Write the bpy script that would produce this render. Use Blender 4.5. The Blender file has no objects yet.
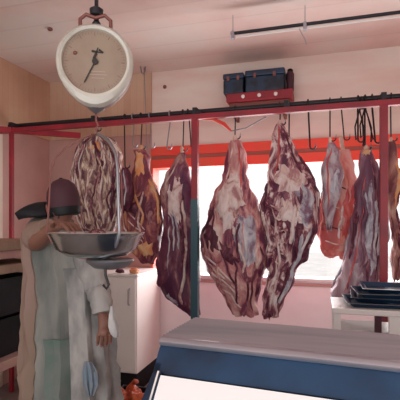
import bpy, bmesh, math, random
from mathutils import Vector, noise, Matrix
random.seed(7)
C = bpy.context.scene.collection
PI = math.pi
F = 420.0; HZ = 225.0; EYE = 1.55; T = math.radians(16)
cs, sn = math.cos(T), math.sin(T)
def room(X, Y, z): return Vector((X*cs - Y*sn, X*sn + Y*cs, z))
def PC(px, py, Y): return room((px-200)/F*Y, Y, EYE + (HZ-py)/F*Y)      # point at a distance from the camera
def PV(px, py, v):                                                    # point on the plane y = v
    r = (px-200)/F; return PC(px, py, v/(r*sn + cs))
def PZ(px, py, z): return PC(px, py, F*(EYE-z)/(py-HZ))
# ---------------------------------------------------------------- materials
def mat(name, col, rough=.6, metal=0., col2=None, scale=8., stretch=(1,1,1), lo=.35, hi=.65, bump=0., bscale=40., trans=0., spec=.5, sss=0.):
    m = bpy.data.materials.new(name); m.use_nodes = True
    nt = m.node_tree; n = nt.nodes; L = nt.links; b = n['Principled BSDF']
    b.inputs['Base Color'].default_value = (*col, 1); b.inputs['Roughness'].default_value = rough
    b.inputs['Metallic'].default_value = metal; b.inputs['Transmission Weight'].default_value = trans
    b.inputs['Specular IOR Level'].default_value = spec
    tc = n.new('ShaderNodeTexCoord'); mp = n.new('ShaderNodeMapping'); mp.inputs['Scale'].default_value = stretch
    L.new(tc.outputs['Object'], mp.inputs['Vector'])
    if col2:
        nz = n.new('ShaderNodeTexNoise'); nz.inputs['Scale'].default_value = scale; nz.inputs['Detail'].default_value = 6
        L.new(mp.outputs[0], nz.inputs['Vector'])
        r = n.new('ShaderNodeValToRGB'); r.color_ramp.elements[0].position = lo; r.color_ramp.elements[1].position = hi
        r.color_ramp.elements[0].color = (*col, 1); r.color_ramp.elements[1].color = (*col2, 1)
        L.new(nz.outputs['Fac'], r.inputs[0]); L.new(r.outputs[0], b.inputs['Base Color'])
    if bump:
        nb = n.new('ShaderNodeTexNoise'); nb.inputs['Scale'].default_value = bscale; nb.inputs['Detail'].default_value = 4
        L.new(mp.outputs[0], nb.inputs['Vector'])
        bp = n.new('ShaderNodeBump'); bp.inputs['Strength'].default_value = bump; bp.inputs['Distance'].default_value = .02
        L.new(nb.outputs['Fac'], bp.inputs['Height']); L.new(bp.outputs[0], b.inputs['Normal'])
    return m
def meat_mat(name, stops, scale=5., stretch=(1,1,.35), seed=0., dist=1.2):
    m = bpy.data.materials.new(name); m.use_nodes = True
    nt = m.node_tree; n = nt.nodes; L = nt.links; b = n['Principled BSDF']
    b.inputs['Roughness'].default_value = .5; b.inputs['Specular IOR Level'].default_value = .35
    tc = n.new('ShaderNodeTexCoord'); mp = n.new('ShaderNodeMapping'); mp.inputs['Scale'].default_value = stretch
    mp.inputs['Location'].default_value = (seed, seed*1.7, seed*.3); mp.inputs['Rotation'].default_value = (0, .18, 0)
    L.new(tc.outputs['Object'], mp.inputs['Vector'])
    nz = n.new('ShaderNodeTexNoise'); nz.inputs['Scale'].default_value = scale; nz.inputs['Detail'].default_value = 5
    nz.inputs['Roughness'].default_value = .62; nz.inputs['Distortion'].default_value = dist
    L.new(mp.outputs[0], nz.inputs['Vector'])
    r = n.new('ShaderNodeValToRGB'); cr = r.color_ramp
    while len(cr.elements) < len(stops): cr.elements.new(.5)
    for e, (p, c) in zip(cr.elements, stops): e.position = p; e.color = (*c, 1)
    L.new(nz.outputs['Fac'], r.inputs[0]); L.new(r.outputs[0], b.inputs['Base Color'])
    bp = n.new('ShaderNodeBump'); bp.inputs['Strength'].default_value = .5; bp.inputs['Distance'].default_value = .03
    L.new(nz.outputs['Fac'], bp.inputs['Height']); L.new(bp.outputs[0], b.inputs['Normal'])
    return m
def plank_mat(name, c1, c2, c3, pitch, axis, rough=.6, seam=.72):
    """boards side by side along one axis with soft stains and narrow dark seams"""
    m = bpy.data.materials.new(name); m.use_nodes = True
    nt = m.node_tree; n = nt.nodes; L = nt.links; b = n['Principled BSDF']; b.inputs['Roughness'].default_value = rough
    tc = n.new('ShaderNodeTexCoord'); sp = n.new('ShaderNodeSeparateXYZ'); L.new(tc.outputs['Object'], sp.inputs[0])
    def math_(op, a, v=None):
        k = n.new('ShaderNodeMath'); k.operation = op; L.new(a, k.inputs[0])
        if v is not None: k.inputs[1].default_value = v
        return k.outputs[0]
    q = math_('DIVIDE', sp.outputs[axis], pitch); fr = math_('FRACT', q); fl = math_('FLOOR', q)
    nz = n.new('ShaderNodeTexNoise'); nz.inputs['Scale'].default_value = 1.1; nz.inputs['Detail'].default_value = 5
    L.new(tc.outputs['Object'], nz.inputs['Vector'])
    r = n.new('ShaderNodeValToRGB'); cr = r.color_ramp; cr.elements.new(.5)
    for e, (p, c) in zip(cr.elements, ((.36, c1), (.52, c2), (.66, c3))): e.position = p; e.color = (*c, 1)
    wn = n.new('ShaderNodeTexWhiteNoise'); wn.noise_dimensions = '1D'; L.new(fl, wn.inputs['W'])
    a = n.new('ShaderNodeMath'); a.operation = 'MULTIPLY_ADD'; L.new(wn.outputs['Value'], a.inputs[0]); a.inputs[1].default_value = .1; L.new(nz.outputs['Fac'], a.inputs[2])
    L.new(a.outputs[0], r.inputs[0])
    cmp = n.new('ShaderNodeMapRange'); L.new(fr, cmp.inputs[0]); cmp.inputs[1].default_value = .0; cmp.inputs[2].default_value = .07; cmp.inputs[3].default_value = seam; cmp.inputs[4].default_value = 1.
    mx = n.new('ShaderNodeVectorMath'); mx.operation = 'SCALE'; L.new(r.outputs[0], mx.inputs[0]); L.new(cmp.outputs[0], mx.inputs['Scale'])
    L.new(mx.outputs[0], b.inputs['Base Color'])
    return m
DK, MR, PK, FT = (.05,.012,.03), (.2,.04,.07), (.5,.22,.2), (.72,.58,.52)
M = dict(
 ceiling = plank_mat('ceiling_boards', (.66,.46,.42), (.76,.58,.53), (.74,.66,.61), .31, 1, seam=.86),
 plaster = mat('cream_plaster', (.76,.66,.60), .8, col2=(.68,.46,.40), scale=1.9, stretch=(.5,1,2.5), lo=.45, hi=.75),
 pinkwall = mat('pink_wall', (.56,.34,.30), .8, col2=(.46,.27,.24), scale=2., lo=.4, hi=.7),
 underwall = mat('pale_pink_wall', (.94,.87,.88), .7, col2=(.92,.82,.83), scale=3.),
 wood = plank_mat('slatted_wood', (.48,.28,.19), (.56,.35,.25), (.60,.42,.30), .075, 0, seam=.8),
 wood_y = plank_mat('slatted_wood_side', (.48,.28,.18), (.56,.34,.23), (.60,.42,.28), .075, 1, seam=.8),
 floor = mat('dark_floor', (.16,.13,.13), .6, col2=(.24,.2,.19), scale=4.),
 red = mat('red_paint', (.33,.012,.028), .45, col2=(.22,.012,.025), scale=6.),
 orange_red = mat('orange_red_paint', (.85,.055,.035), .5, col2=(.75,.09,.05), scale=4.),
 brownline = mat('brown_strip', (.35,.12,.09), .6),
 teal = mat('teal_paint', (.03,.09,.12), .4),
 black_steel = mat('black_steel', (.015,.014,.02), .4, metal=.3),
 steel = mat('steel', (.62,.66,.67), .2, metal=1., bump=.03, bscale=12),
 dull_steel = mat('dull_steel', (.40,.41,.48), .33, metal=.85, col2=(.52,.51,.57), scale=5., stretch=(.3,3,1)),
 grey_metal = mat('grey_metal', (.3,.3,.33), .35, metal=.8),
 enamel = mat('white_enamel', (.60,.58,.52), .35, col2=(.36,.32,.27), scale=7., lo=.55, hi=.8),
 enamel_back = mat('aged_enamel', (.42,.30,.26), .45),
 dial = mat('dial_face', (.30,.225,.165), .4, col2=(.25,.165,.12), scale=9., lo=.4, hi=.7),
 ink = mat('black_ink', (.02,.015,.012), .5),
 faint = mat('faded_ink', (.22,.12,.10), .6),
 shackle = mat('rusty_shackle', (.22,.08,.07), .5, metal=.4),
 navy = mat('navy_blue_plastic', (.004,.018,.045), .4, col2=(.010,.050,.12), scale=5.),
 navy2 = mat('dark_blue_case', (.008,.03,.07), .45, col2=(.003,.008,.02), scale=9., lo=.45, hi=.6),
 maroon = mat('maroon_cap', (.055,.014,.024), .7),
 white = mat('white_paint', (.80,.76,.74), .4),
 whitepanel = mat('white_panel', (.93,.93,.94), .25),
 cabinet = mat('cabinet_white', (.90,.85,.82), .45, col2=(.84,.76,.72), scale=2.),
 coat = mat('pale_grey_coat', (.23,.225,.205), .85, col2=(.09,.10,.095), scale=5., stretch=(1.2,1.2,.25), lo=.40, hi=.62, bump=.6, bscale=11),
 coatshade = mat('tan_coat_shade', (.21,.145,.105), .85, col2=(.25,.165,.14), scale=5., stretch=(1,1,.3)),  # same coat with the shade of its back put into the colour
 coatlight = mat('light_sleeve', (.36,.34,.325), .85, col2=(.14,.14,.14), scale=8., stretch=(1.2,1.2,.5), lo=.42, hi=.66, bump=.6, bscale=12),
 greenc = mat('green_grey_cloth', (.09,.15,.125), .9, col2=(.17,.18,.17), scale=6.),
 bluec = mat('pale_blue_cloth', (.15,.20,.25), .9, col2=(.24,.25,.28), scale=9.),
 skin = mat('brown_skin', (.20,.085,.06), .5),
 black = mat('black_plastic', (.006,.006,.007), .5, col2=(.014,.011,.014), scale=6., spec=.2),
 blackfab = mat('black_fabric', (.005,.006,.009), .5, spec=.3),
 trousers = mat('dark_trousers', (.03,.03,.04), .8),
 bone = mat('bone', (.72,.58,.48), .5, col2=(.6,.35,.28), scale=20.),
 fat = meat_mat('pale_fat', [(0,(.24,.08,.11)),(.38,(.40,.20,.21)),(.46,(.62,.44,.42)),(.58,(.76,.64,.62)),(.7,(.66,.56,.58))], 9., (1,1,.55), 3.),
 fatblue = meat_mat('blue_grey_membrane', [(0,(.10,.04,.09)),(.40,(.22,.12,.18)),(.47,(.36,.32,.38)),(.56,(.50,.50,.56)),(.68,(.70,.62,.62))], 9., (1,1,.5), 8.),
 sinew = mat('cream_sinew', (.72,.60,.54), .45, col2=(.42,.20,.20), scale=14., lo=.42, hi=.58),
 darkmeat = meat_mat('dark_muscle', [(0,(.03,.006,.02)),(.48,(.09,.014,.035)),(.58,(.20,.05,.08)),(.7,(.4,.2,.2))], 12., (1,1,.6), 5.),
 redmeat = mat('red_muscle', (.62,.10,.08), .42, col2=(.45,.05,.06), scale=12., bump=.3, bscale=25),
 orangefat = mat('orange_fat', (.72,.26,.09), .45, col2=(.65,.40,.22), scale=16., bump=.3),
 chop = mat('worn_wood', (.33,.22,.14), .6, col2=(.24,.14,.10), scale=4., stretch=(.4,3,1)),
 purple = mat('purple_tray', (.12,.05,.09), .4),
 pinkw = mat('pink_wood', (.42,.22,.20), .6, col2=(.5,.3,.24), scale=6.),
 orangebag = mat('orange_bag', (.75,.15,.03), .45, col2=(.35,.04,.02), scale=14.),
 glass = None,
)
g = bpy.data.materials.new('window_glass'); g.use_nodes = True
nt = g.node_tree; nt.nodes.remove(nt.nodes['Principled BSDF'])
tr = nt.nodes.new('ShaderNodeBsdfTransparent'); gl = nt.nodes.new('ShaderNodeBsdfGlossy'); gl.inputs['Roughness'].default_value = .02
mxs = nt.nodes.new('ShaderNodeMixShader'); mxs.inputs[0].default_value = .04
nt.links.new(tr.outputs[0], mxs.inputs[1]); nt.links.new(gl.outputs[0], mxs.inputs[2]); nt.links.new(mxs.outputs[0], nt.nodes['Material Output'].inputs['Surface'])
M['glass'] = g
# ---------------------------------------------------------------- mesh builder (world coordinates)
class MB:
    def __init__(s): s.bm = bmesh.new()
    def quadbox(s, pts):                       # eight corners: bottom 4 (ccw) then top 4
        v = [s.bm.verts.new(p) for p in pts]
        for f in ((3,2,1,0),(4,5,6,7),(0,1,5,4),(1,2,6,5),(2,3,7,6),(3,0,4,7)): s.bm.faces.new([v[i] for i in f])
        return s
    def box(s, x0, x1, y0, y1, z0, z1):
        return s.quadbox([(x0,y0,z0),(x1,y0,z0),(x1,y1,z0),(x0,y1,z0),(x0,y0,z1),(x1,y0,z1),(x1,y1,z1),(x0,y1,z1)])
    def loft(s, rings, caps=True):
        R = [[s.bm.verts.new(p) for p in r] for r in rings]; n = len(R[0])
        for a, b in zip(R, R[1:]):
            for i in range(n): s.bm.faces.new((a[i], a[(i+1)%n], b[(i+1)%n], b[i]))
        if caps: s.bm.faces.new(R[0][::-1]); s.bm.faces.new(R[-1])
        return s
    def tube(s, path, r, n=8):
        path = [Vector(p) for p in path]; rs = r if isinstance(r, (list, tuple)) else [r]*len(path)
        rings = []; up = Vector((.13,.21,.97))
        for i, p in enumerate(path):
            d = (path[min(i+1, len(path)-1)] - path[max(i-1, 0)]).normalized()
            a = d.cross(up)
            if a.length < .1: a = d.cross(Vector((1,0,0)))
            a.normalize(); b = d.cross(a); up = b if i else b
            up = -a.cross(d) if False else up
            rings.append([p + (a*math.cos(2*PI*k/n) + b*math.sin(2*PI*k/n))*rs[i] for k in range(n)])
            up = Vector((.13,.21,.97))
        # keep rings from twisting
        for j in range(1, len(rings)):
            best = min(range(n), key=lambda k: sum((rings[j][(q+k)%n]-rings[j-1][q]).length for q in range(n)))
            rings[j] = rings[j][best:] + rings[j][:best]
        return s.loft(rings)
    def blob(s, c, r, seed=0, amp=.15, seg=20, fr=8.):
        c = Vector(c); rings = []
        for i in range(1, seg//2):
            th = PI*i/(seg//2)
            ring = []
            for k in range(seg):
                ph = 2*PI*k/seg
                d = Vector((math.sin(th)*math.cos(ph), math.sin(th)*math.sin(ph), math.cos(th)))
                q = 1 + amp*noise.noise(d*1.7 + Vector((seed, seed*2, 0))) + amp*.5*noise.noise(d*4. + Vector((seed, 3, seed)))
                ring.append(c + Vector((d.x*r[0], d.y*r[1], d.z*r[2]))*q)
            rings.append(ring)
        return s.loft(rings)
    def build(s, name, m, parent=None, smooth=True, bevel=0., tag=None):
        bm = s.bm
        bmesh.ops.recalc_face_normals(bm, faces=bm.faces)
        off = parent_loc(parent) if parent else None
        if off is None:
            xs = [v.co.x for v in bm.verts]; ys = [v.co.y for v in bm.verts]; zs = [v.co.z for v in bm.verts]
            off = Vector(((min(xs)+max(xs))/2, (min(ys)+max(ys))/2, min(zs)))
        for v in bm.verts: v.co -= off
        me = bpy.data.meshes.new(name); bm.to_mesh(me); bm.free(); me.materials.append(m)
        if smooth:
            for p in me.polygons: p.use_smooth = True
        o = bpy.data.objects.new(name, me); C.objects.link(o)
        if parent: o.parent = parent
        else: o.location = off
        if bevel:
            b = o.modifiers.new('bevel', 'BEVEL'); b.width = bevel; b.segments = 2; b.limit_method = 'ANGLE'; b.angle_limit = .8
        if smooth and (bevel or True):
            try: me.set_sharp_from_angle(angle=.75)
            except Exception: pass
        return o
def parent_loc(o):
    l = Vector(o.location)
    while o.parent: o = o.parent; l += o.location
    return l
def tag(o, label=None, cat=None, group=None, kind=None):
    if label: o['label'] = label
    if cat: o['category'] = cat
    if group: o['group'] = group
    if kind: o['kind'] = kind
    return o
def thing(name, loc, label, cat, group=None):
    o = bpy.data.objects.new(name, None); o.empty_display_size = .05; C.objects.link(o); o.location = loc
    return tag(o, label, cat, group)
def struct(name, mb, m, parent=None, **k):
    o = mb.build(name, m, parent, smooth=False, **k); 
    if not parent: o['kind'] = 'structure'
    return o
# ---------------------------------------------------------------- the room
CEIL = 3.15; WL = -2.95; WB = 4.10; XR = 2.6; YF = -1.6
struct('floor', MB().box(WL-.15, XR+.15, YF, WB+.15, -.1, 0), M['floor'])
struct('ceiling', MB().box(WL-.15, XR+.15, YF, WB+.15, CEIL, CEIL+.1), M['ceiling'])
struct('wall_left', MB().box(WL-.15, WL, YF, WB+.15, 0, CEIL), M['pinkwall'])
struct('wall_right', MB().box(XR, XR+.15, YF, WB+.15, 0, CEIL), M['plaster'])
U0, U1, ZS, ZH = -1.70, 1.65, 1.02, 2.14      # window opening
wb = struct('wall_back', MB().box(WL, U0, WB, WB+.15, 0, CEIL), M['pinkwall'])
struct('wall_back_right', MB().box(U1, XR, WB, WB+.15, 0, CEIL), M['plaster'])
struct('wall_back_lower', MB().box(U0, U1, WB, WB+.15, 0, ZS), M['underwall'])
struct('wall_back_upper', MB().box(U0, U1, WB, WB+.15, ZH+.22, CEIL), M['plaster'])
struct('trim_1', MB().box(WL+.02, U0, WB-.02, WB, 2.5, CEIL), M['wood'])
struct('trim_2', MB().box(WL, WL+.02, YF, WB, 2.5, CEIL), M['wood_y'])
struct('trim_4', MB().box(WL, WL+.012, YF, 3.36, 0, 2.5), mat('beige_panel', (.72,.60,.50), .8, col2=(.64,.52,.44), scale=3.))
struct('trim_3', MB().box(U0, U1, WB-.012, WB, ZS-.05, ZS-.02), M['pinkwall'])
w = thing('window_1', ((U0+U1)/2, WB, ZS), None, None); w['kind'] = 'structure'
struct('window_head', MB().box(U0, U1, WB-.03, WB+.15, ZH, ZH+.09), M['orange_red'], w)
struct('window_head', MB().box(U0, U1, WB-.03, WB+.15, ZH+.13, ZH+.22), M['orange_red'], w)
struct('head_strip', MB().box(U0, U1, WB-.01, WB+.15, ZH+.09, ZH+.13), M['brownline'], w)
struct('window_jamb', MB().box(U0, U0+.02, WB-.02, WB+.15, ZS, ZH), M['orange_red'], w)
struct('window_jamb', MB().box(U1-.04, U1, WB-.02, WB+.15, ZS, ZH), M['orange_red'], w)
struct('window_sill', MB().box(U0, U1, WB-.03, WB+.15, ZS, ZS+.025), M['white'], w)
struct('pane', MB().box(U0+.02, U1-.04, WB+.08, WB+.086, ZS+.025, ZH), M['glass'], w)
# small nails in the ceiling and wall
p = PZ(50, 28, CEIL)
tag(MB().blob((p.x, p.y, CEIL-.01), (.022,.022,.014), 1, 0).build('ceiling_nail', M['shackle']), 'rusty nail head in the ceiling left of the dial scale', 'nail')
p = PV(165, 87, WB)
tag(MB().blob((p.x, WB-.008, p.z), (.02,.012,.02), 2, 0).build('wall_nail', M['shackle']), 'small rusty nail head in the wall between scale and blue cases', 'nail')
# ---------------------------------------------------------------- rail frame
RV = 3.267; BV = 3.44; PU = (-2.757, -.978, .437)
fr = thing('meat_rail', (-.978, RV, 0), 'red painted steel rail frame with black hanging bar and three posts', 'meat rail')
for i, u in enumerate(PU):
    w_ = .026 if i else .017
    po = MB().box(u-w_, u+w_, RV-w_, RV+w_, 0, 2.405).build('post', M['red'], fr, False, .003)
MB().box(-2.95, 2.0, RV-.022, RV+.022, 2.405, 2.447).build('beam', M['red'], fr, False, .003)
MB().tube([(-2.95, BV, 2.515), (2.0, BV, 2.515)], .021, 12).build('hanging_bar', M['black_steel'], fr)
for u in (-2.757, -1.9, -.978, -.25, .437, 1.3):
    MB().box(u-.018, u+.018, RV-.02, BV+.02, 2.447, 2.5).build('bar_bracket', M['black_steel'], fr, False)
MB().box(PU[1]-.029, PU[1]+.029, RV-.029, RV+.029, .5, 1.76).build('post_sleeve', M['teal'], fr, False)
# brace that runs back to the corner
a = Vector((-2.83, 3.18, 2.42)); b = PC(80, 136, 4.25); d = (b-a).normalized(); nrm = Vector((-d.y, d.x, 0))*.02
MB().quadbox([a-nrm-Vector((0,0,.022)), b-nrm-Vector((0,0,.022)), b+nrm-Vector((0,0,.022)), a+nrm-Vector((0,0,.022)),
              a-nrm+Vector((0,0,.03)), b-nrm+Vector((0,0,.03)), b+nrm+Vector((0,0,.03)), a+nrm+Vector((0,0,.022))]).build('side_beam', M['red'], fr, False)
# red bracket arm by the middle post
MB().tube([PV(201,118,RV), PV(213,119,RV+.02), PV(224,124,RV+.06), PV(231,131,RV+.1)], [.012,.014,.016,.008], 10).build('bracket_arm', M['orange_red'], fr)
MB().tube([PV(231,131,RV+.1), PV(246,128,RV+.06), PV(266,117,RV)], .005).build('brace_rod', M['grey_metal'], fr)
# ---------------------------------------------------------------- hooks
def hook(px, bot, label, name='meat_hook', cord=False, dv=0, lean=0, mt='black_steel', r=.006):
    top = PV(px, 110, BV); top.z = 2.515
    end = PV(px+lean, bot, BV+dv)
    t = thing(name, (top.x, BV, end.z), label, 'hook', 'hooks on the black hanging bar')
    c = Vector((top.x, BV, 2.515)); path = []
    for k in range(-3, 11):                       # over the bar
        a = PI*k/9; path.append(c + Vector((0, -math.cos(a)*.028, math.sin(a)*.028)))
    path = path[::-1]; path = path[:]             # start behind, finish in front
    path = path[::-1]
    s0 = path[-1] if dv >= 0 else path[0]
    path = path if dv >= 0 else path[::-1]
    lo = path[-1]; 
    for q in range(1, 8): path.append(lo.lerp(Vector((end.x, end.y, end.z+.03)), q/8))
    R = .022; cc = Vector((end.x-.0, end.y, end.z+.02))
    for k in range(0, 9):
        a = PI*k/8; path.append(cc + Vector((R-R*math.cos(a), 0, -R*math.sin(a))))
    MB().tube(path, r, 8).build('hook_rod', M[mt], t)
    if cord: MB().tube([lo, lo.lerp(end, .5)+Vector((.012,0,0)), end+Vector((.01,0,.03))], .004).build('cord', M['black_steel'], t)
    tip = path[-1]; MB().tube([tip, tip+Vector((0,0,.012)), tip+Vector((.002,0,.03))], [r, r*.7, .001]).build('hook_point', M['grey_metal'], t)
    return t
# ---------------------------------------------------------------- carcasses
class Side:
    """a hanging side of meat: outline rows (py, left px, right px) on the plane y=v, each a lumpy oval ring"""
    def __init__(s, rows, v, depth=.5, seed=0., amp=.012, dmax=.13):
        s.rows = []; s.v = v; s.seed = seed; s.amp = amp; s.depth = depth; s.dmax = dmax
        for py, a, b in rows:
            A = PV(a, py, v); B = PV(b, py, v); s.rows.append((A.x, B.x, (A.z+B.z)/2))
    def row(s, t):
        k = t*(len(s.rows)-1); i = max(0, min(len(s.rows)-2, int(k))); f = k-i
        R = [s.rows[max(0, min(len(s.rows)-1, i+j))] for j in (-1,0,1,2)]
        return [.5*(2*R[1][q] + (R[2][q]-R[0][q])*f + (2*R[0][q]-5*R[1][q]+4*R[2][q]-R[3][q])*f*f + (3*R[1][q]-R[0][q]-3*R[2][q]+R[3][q])*f**3) for q in range(3)]
    def pt(s, t, th, off=0.):        # th = -90 deg faces the camera
        x0, x1, z = s.row(t); cx = (x0+x1)/2; a = (x1-x0)/2; b = min(a*s.depth + .012, s.dmax)
        ca, sa = math.cos(th), math.sin(th); sg = lambda q: math.copysign(abs(q)**.85, q)
        p = Vector((cx + a*sg(ca), s.v + b*sg(sa), z))
        n = Vector((ca/max(a,.01), sa/max(b,.01), 0)).normalized()
        w = noise.noise(Vector((p.x*7+s.seed, p.y*7, p.z*4))) + .6*noise.noise(Vector((p.x*17, p.y*17+s.seed, p.z*9))) + .35*noise.noise(Vector((p.x*38, p.y*38+s.seed, p.z*16)))
        k = min(1., a/.06)
        big = noise.noise(Vector((p.x*5.5+s.seed*2, p.y*3, p.z*9+s.seed)))
        p.z -= (max(0., t-.55)/.45)**3*.07*noise.noise(Vector((ca*2.1+s.seed, sa*2.1, 5.)))*1.6
        p.x += .014*k*big + .012*k*noise.noise(Vector((s.seed, p.z*16, 2.)))
        return p + n*(w*s.amp*1.9*k + off)
    def body(s, m, parent, name='flank', nt_=64, nr=48):
        rings = [[s.pt(i/nt_, 2*PI*k/nr) for k in range(nr)] for i in range(nt_+1)]
        # close softly at the bottom
        last = rings[-1]; c = sum(last, Vector())/nr
        for q, dz in ((.75, .012), (.4, .02)): rings.append([c.lerp(p, q) - Vector((0,0,dz)) for p in last])
        return MB().loft(rings).build(name, m, parent)
    def patch(s, t, deg, dt, ddeg, name, m, parent, h=.010, tilt=0., seed=0):
        """a raised lens of fat or muscle lying on the surface"""
        bm = bmesh.new(); N, K = 9, 26; grid = []
        for i in range(N+1):
            r = i/N; ring = []
            for k in range(K):
                ph = 2*PI*k/K; rr = r*(1+.55*noise.noise(Vector((math.cos(ph)*1.6+seed, math.sin(ph)*1.6, s.seed)))+.5*noise.noise(Vector((math.cos(ph)*4+seed, math.sin(ph)*4, s.seed+3))))
                x = rr*math.cos(ph); y = rr*math.sin(ph)
                tt = min(.995, max(.005, t + dt*(y + tilt*x))); th = math.radians(deg + ddeg*x)
                ring.append(bm.verts.new(s.pt(tt, th, h*(1-r**4) - .004*(r**4))))
            grid.append(ring)
        for a_, b_ in zip(grid[1:], grid[2:]):
            for k in range(K): bm.faces.new((a_[k], a_[(k+1)%K], b_[(k+1)%K], b_[k]))
        c = bm.verts.new(s.pt(t, math.radians(deg), h))
        for k in range(K): bm.faces.new((c, grid[1][k], grid[1][(k+1)%K]))
        for v in grid[0]: bm.verts.remove(v)
        # a back skin sunk inside the body, so the patch has thickness
        back = [bm.verts.new(s.pt(min(.99, max(.01, t + dt*.95*(math.sin(2*PI*k/K)+tilt*math.cos(2*PI*k/K)))), math.radians(deg+ddeg*.95*math.cos(2*PI*k/K)), -.012)) for k in range(K)]
        for k in range(K): bm.faces.new((grid[-1][k], grid[-1][(k+1)%K], back[(k+1)%K], back[k]))
        bm.faces.new(back)
        mb = MB(); mb.bm.free(); mb.bm = bm
        return mb.build(name, m, parent)
    def strip(s, pts, r, name, m, parent):
        """a cord of bone, sinew or fat along the surface: pts = (t, degrees)"""
        P = []
        n = 6*(len(pts)-1)
        for i in range(n+1):
            k = i/6; j = min(len(pts)-2, int(k)); f = k-j
            P.append(s.pt(pts[j][0]*(1-f)+pts[j+1][0]*f, math.radians(pts[j][1]*(1-f)+pts[j+1][1]*f), r*.25))
        rr = [r*(.35 if i in (0, n) else .8 if i in (1, n-1) else 1) * (1+.25*noise.noise(Vector((i*.9, s.seed, r*90)))) for i in range(n+1)]
        return MB().tube(P, rr, 8).build(name, m, parent)
    def root(s, name, label, cat, group='sides of meat hanging from the rail'):
        x0, x1, z = s.rows[-1]; return thing(name, ((x0+x1)/2, s.v, z), label, cat, group)
def folds(s, n, m_list, parent, rmin=.010, rmax=.020, name='muscle_fold', t0=.2, t1=1.0, sd=0):
    rg = random.Random(int(s.seed*10)+sd)
    for q in range(n):
        a = rg.uniform(-178, -2); ta = rg.uniform(t0, (t0+t1)/2); tb = min(.99, ta+rg.uniform(.16, .42)*(t1-t0)+.05); w = rg.uniform(-26, 26)
        S_ = [(ta, a), ((2*ta+tb)/3, a+w*.5), ((ta+2*tb)/3, a+w), (tb, a+w*.7)]
        s.strip([(min(.99,x), min(5,max(-185,y))) for x, y in S_], rg.uniform(rmin, rmax), name, m_list[q % len(m_list)], parent)
def shank(s, top, parent, m='bone', r=.02):
    """bone end above the first row"""
    x0, x1, z = s.rows[0]; c = Vector(((x0+x1)/2, s.v, z))
    MB().tube([c-Vector((0,0,.10)), c, top-Vector((0,0,.01)), top+Vector((0,0,.008))], [r*.8, r*.9, r*1.05, r*.5], 12).build('shank_bone', M[m], parent)

# 1: pale side nearest the middle post
m1 = meat_mat('meat_pale_pink', [(0,(.06,.012,.04)),(.41,(.18,.04,.08)),(.48,(.45,.17,.18)),(.56,(.62,.34,.32)),(.68,(.76,.60,.56))], 6.5, (1,1,.45), 1.)
S = Side([(141,230,241),(152,229,244),(166,226,247),(180,220,249),(195,214,254),(210,209,260),(225,206,264),(240,203,266),(255,204,267),(268,208,265),(282,215,262),(298,224,259),(312,231,259)], BV, .55, 1.3)
r1 = S.root('meat_carcass', 'pale pink carcass side hanging directly right of the middle red post', 'carcass')
S.body(m1, r1)
S.patch(.36, -95, .14, 42, 'fat_layer', M['fat'], r1, .010, seed=1); S.patch(.60, -62, .13, 26, 'fat_layer', M['fatblue'], r1, .009, .2, 2)
S.patch(.57, -132, .06, 22, 'muscle_cut', M['darkmeat'], r1, .008, .5, 3); S.patch(.66, -95, .05, 14, 'muscle_cut', M['darkmeat'], r1, .008, .8, 4)
for q in range(5): S.strip([(.66+.05*q, -150+6*q), (.73+.045*q, -118+3*q), (.83+.03*q, -88)], .007, 'rib_bone', M['sinew'] if q % 2 else M['fat'], r1)
S.strip([(.68,-75),(.8,-66),(.96,-62)], .009, 'sinew', M['darkmeat'], r1); S.strip([(.70,-50),(.82,-52),(.97,-50)], .008, 'sinew', M['darkmeat'], r1)
S.strip([(.02,-70),(.15,-62),(.3,-60)], .007, 'sinew', M['redmeat'], r1); S.strip([(.05,-110),(.2,-118),(.4,-125)], .006, 'sinew', M['sinew'], r1)
S.strip([(.62,-95),(.74,-84),(.9,-92)], .008, 'sinew', M['darkmeat'], r1)
folds(S, 16, [m1, M['darkmeat'], m1, M['fat'], M['darkmeat']], r1, .007, .017, t0=.35)
shank(S, PV(235,136,BV), r1)
# 2: the big dark and white side
m2 = meat_mat('meat_dark_streaked', [(0,(.03,.008,.03)),(.42,(.10,.02,.05)),(.49,(.26,.08,.11)),(.54,(.55,.34,.33)),(.63,(.78,.70,.70))], 8.5, (1,1,.5), 4., 1.8)
S = Side([(124,276,284),(136,274,290),(150,272,296),(165,270,303),(180,267,311),(195,264,317),(210,264,319),(225,265,318),(240,268,313),(254,269,306),(268,268,299),(284,266,292),(300,264,285),(314,263,278)], BV, .55, 5.1)
r2 = S.root('meat_carcass', 'largest dark streaked carcass side with white membrane, in the middle of the window', 'carcass')
S.body(m2, r2)
S.patch(.30, -80, .07, 40, 'fat_layer', M['fat'], r2, .008, 0, 6); S.patch(.43, -58, .10, 24, 'fat_layer', M['fatblue'], r2, .011, .1, 7)
S.patch(.47, -95, .06, 14, 'fat_layer', M['fat'], r2, .012, .2, 8); S.patch(.50, -130, .05, 16, 'muscle_cut', M['darkmeat'], r2, .008, 0, 9)
S.patch(.55, -88, .035, 30, 'muscle_cut', M['darkmeat'], r2, .009, .2, 10); S.patch(.62, -60, .06, 14, 'muscle_cut', M['darkmeat'], r2, .009, .2, 11)
for q in range(6): S.strip([(.42+.06*q, -140+2*q), (.46+.055*q, -112), (.43+.065*q, -95)], .006, 'rib_bone', M['sinew'], r2)
S.strip([(.6,-120),(.75,-100),(.97,-95)], .010, 'sinew', M['fat'], r2); S.strip([(.63,-90),(.78,-72),(.93,-70)], .008, 'sinew', M['darkmeat'], r2)
S.strip([(.02,-100),(.14,-105),(.28,-120)], .008, 'sinew', M['redmeat'], r2); S.strip([(.04,-60),(.16,-50),(.28,-48)], .008, 'sinew', M['darkmeat'], r2)
folds(S, 20, [m2, M['darkmeat'], M['fat'], m2, M['darkmeat'], M['fatblue']], r2, .007, .017, t0=.18)
shank(S, PV(280,121,BV), r2)
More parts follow.
